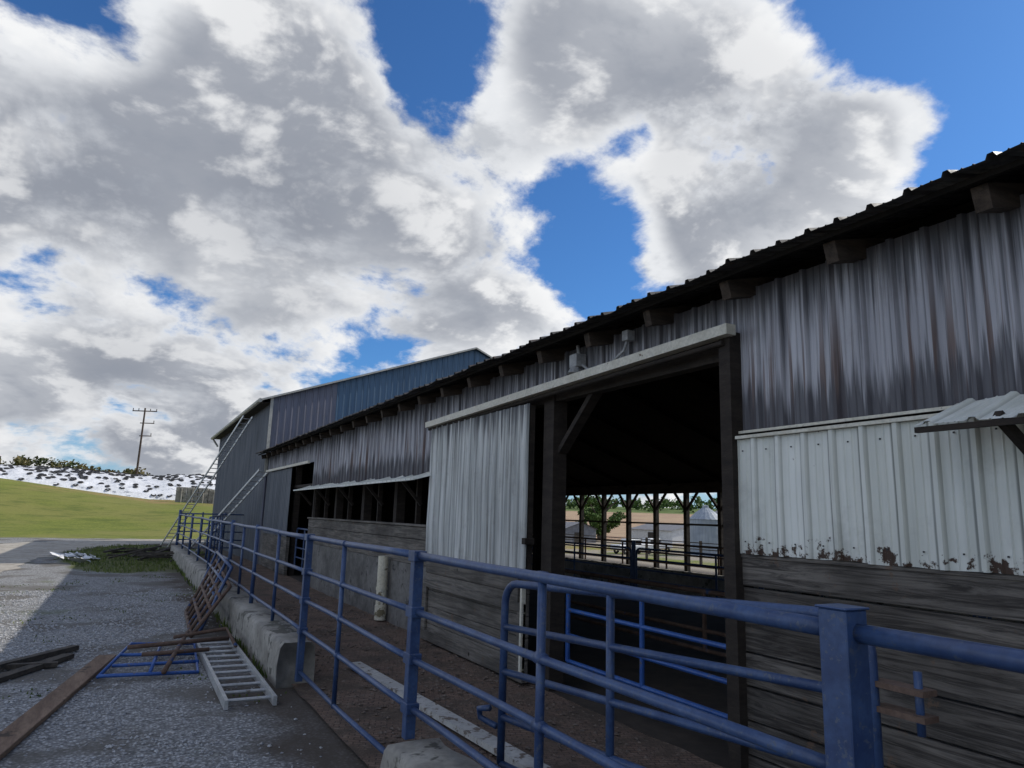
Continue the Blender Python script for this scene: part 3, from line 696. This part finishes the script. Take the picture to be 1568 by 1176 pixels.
# ------------------------------------------------------------------ beyond the barn
e=empty("grain_silo"); sx,sy=59,63; sz=hgt(sx,sy)
g=MB(); n=40; H=4.1;Rr=1.85; vs=[];fs=[]; rows=60
for j in range(rows+1):
    rr=Rr+(.02 if j%2 else 0)
    for k in range(n): t=2*math.pi*k/n; vs.append((sx+rr*math.cos(t),sy+rr*math.sin(t),sz+H*j/rows))
for j in range(rows):
    for k in range(n): fs.append((j*n+k,j*n+(k+1)%n,(j+1)*n+(k+1)%n,(j+1)*n+k))
g.add(vs,fs); g.obj("silo_wall",m_galv,e)
g=MB(); vs=[];fs=[]
for j,(rr,zz) in enumerate(((Rr+.12,H-.05),(Rr*.6,H+.75),(.35,H+1.3),(.35,H+1.5),(.05,H+1.6))):
    for k in range(n): t=2*math.pi*k/n; vs.append((sx+rr*math.cos(t),sy+rr*math.sin(t),sz+zz+(.03 if k%2 else 0)))
for j in range(4):
    for k in range(n): fs.append((j*n+k,j*n+(k+1)%n,(j+1)*n+(k+1)%n,(j+1)*n+k))
g.add(vs,fs); g.obj("silo_roof",m_galv,e)
def shed(name,x,y,L_,W_,H_,mt,mr):
    e=empty(name); z=hgt(x,y)-.2; g=MB(); g.add([(x,y,z),(x+W_,y,z),(x+W_,y,z+H_),(x+W_/2,y,z+H_*1.4),(x,y,z+H_),(x,y+L_,z),(x+W_,y+L_,z),(x+W_,y+L_,z+H_),(x+W_/2,y+L_,z+H_*1.4),(x,y+L_,z+H_)],
      [(0,1,2,3,4),(5,9,8,7,6),(0,4,9,5),(1,6,7,2)]); g.obj("walls",mt,e)
    g=MB(); g.add([(x-.3,y-.3,z+H_-.05),(x+W_/2,y-.3,z+H_*1.4+.08),(x+W_+.3,y-.3,z+H_-.05),(x-.3,y+L_+.3,z+H_-.05),(x+W_/2,y+L_+.3,z+H_*1.4+.08),(x+W_+.3,y+L_+.3,z+H_-.05)],[(0,1,4,3),(1,2,5,4)]); g.obj("roof",mr,e)
    g=MB(); g.box(x-.04,x-.01,y+L_*.3,y+L_*.55,z,z+H_*.8); g.box(x+W_*.3,x+W_*.6,y-.04,y-.01,z,z+H_*.75); g.obj("doors",m_dark,e)
shed("farm_shed",62,98,9,6,2.4,m_groof,m_groof); shed("farm_shed",84,98,12,9,2.4,m_lwall,m_groof)
shed("farm_house",150,150,10,9,4,m_lwall,m_groof)
def truck(x,y):
    e=empty("pickup_truck"); z=hgt(x,y); g=MB()
    g.box(x,x+5,y,y+1.9,z+.45,z+1.05); g.box(x+1.4,x+3.2,y+.12,y+1.78,z+1.05,z+1.7); g.obj("body",m_lwall,e,bevel=.12)
    g=MB(); g.box(x+1.5,x+3.1,y+.10,y+.115,z+1.12,z+1.6); 
    for wx in (.9,4.1):
        for wy in(.05,1.85): g.torus((x+wx,y+wy,z+.38),.26,.14,14,6,ax=(0,1,0))
    g.obj("wheels_and_glass",m_rubber,e)
truck(49,66); truck(56,71)
g=MB()
for k in range(12): g.beam((24,10+k*4,hgt(24,10+k*4)-.1),(24,10+k*4,hgt(24,10+k*4)+1.2),.1,.1,(1,0,0))
for z in (.5,.8,1.1):
    g.tube([(24,10+k*4,hgt(24,10+k*4)+z) for k in range(12)],.025,6)
g.obj("pasture_fence",m_dark)
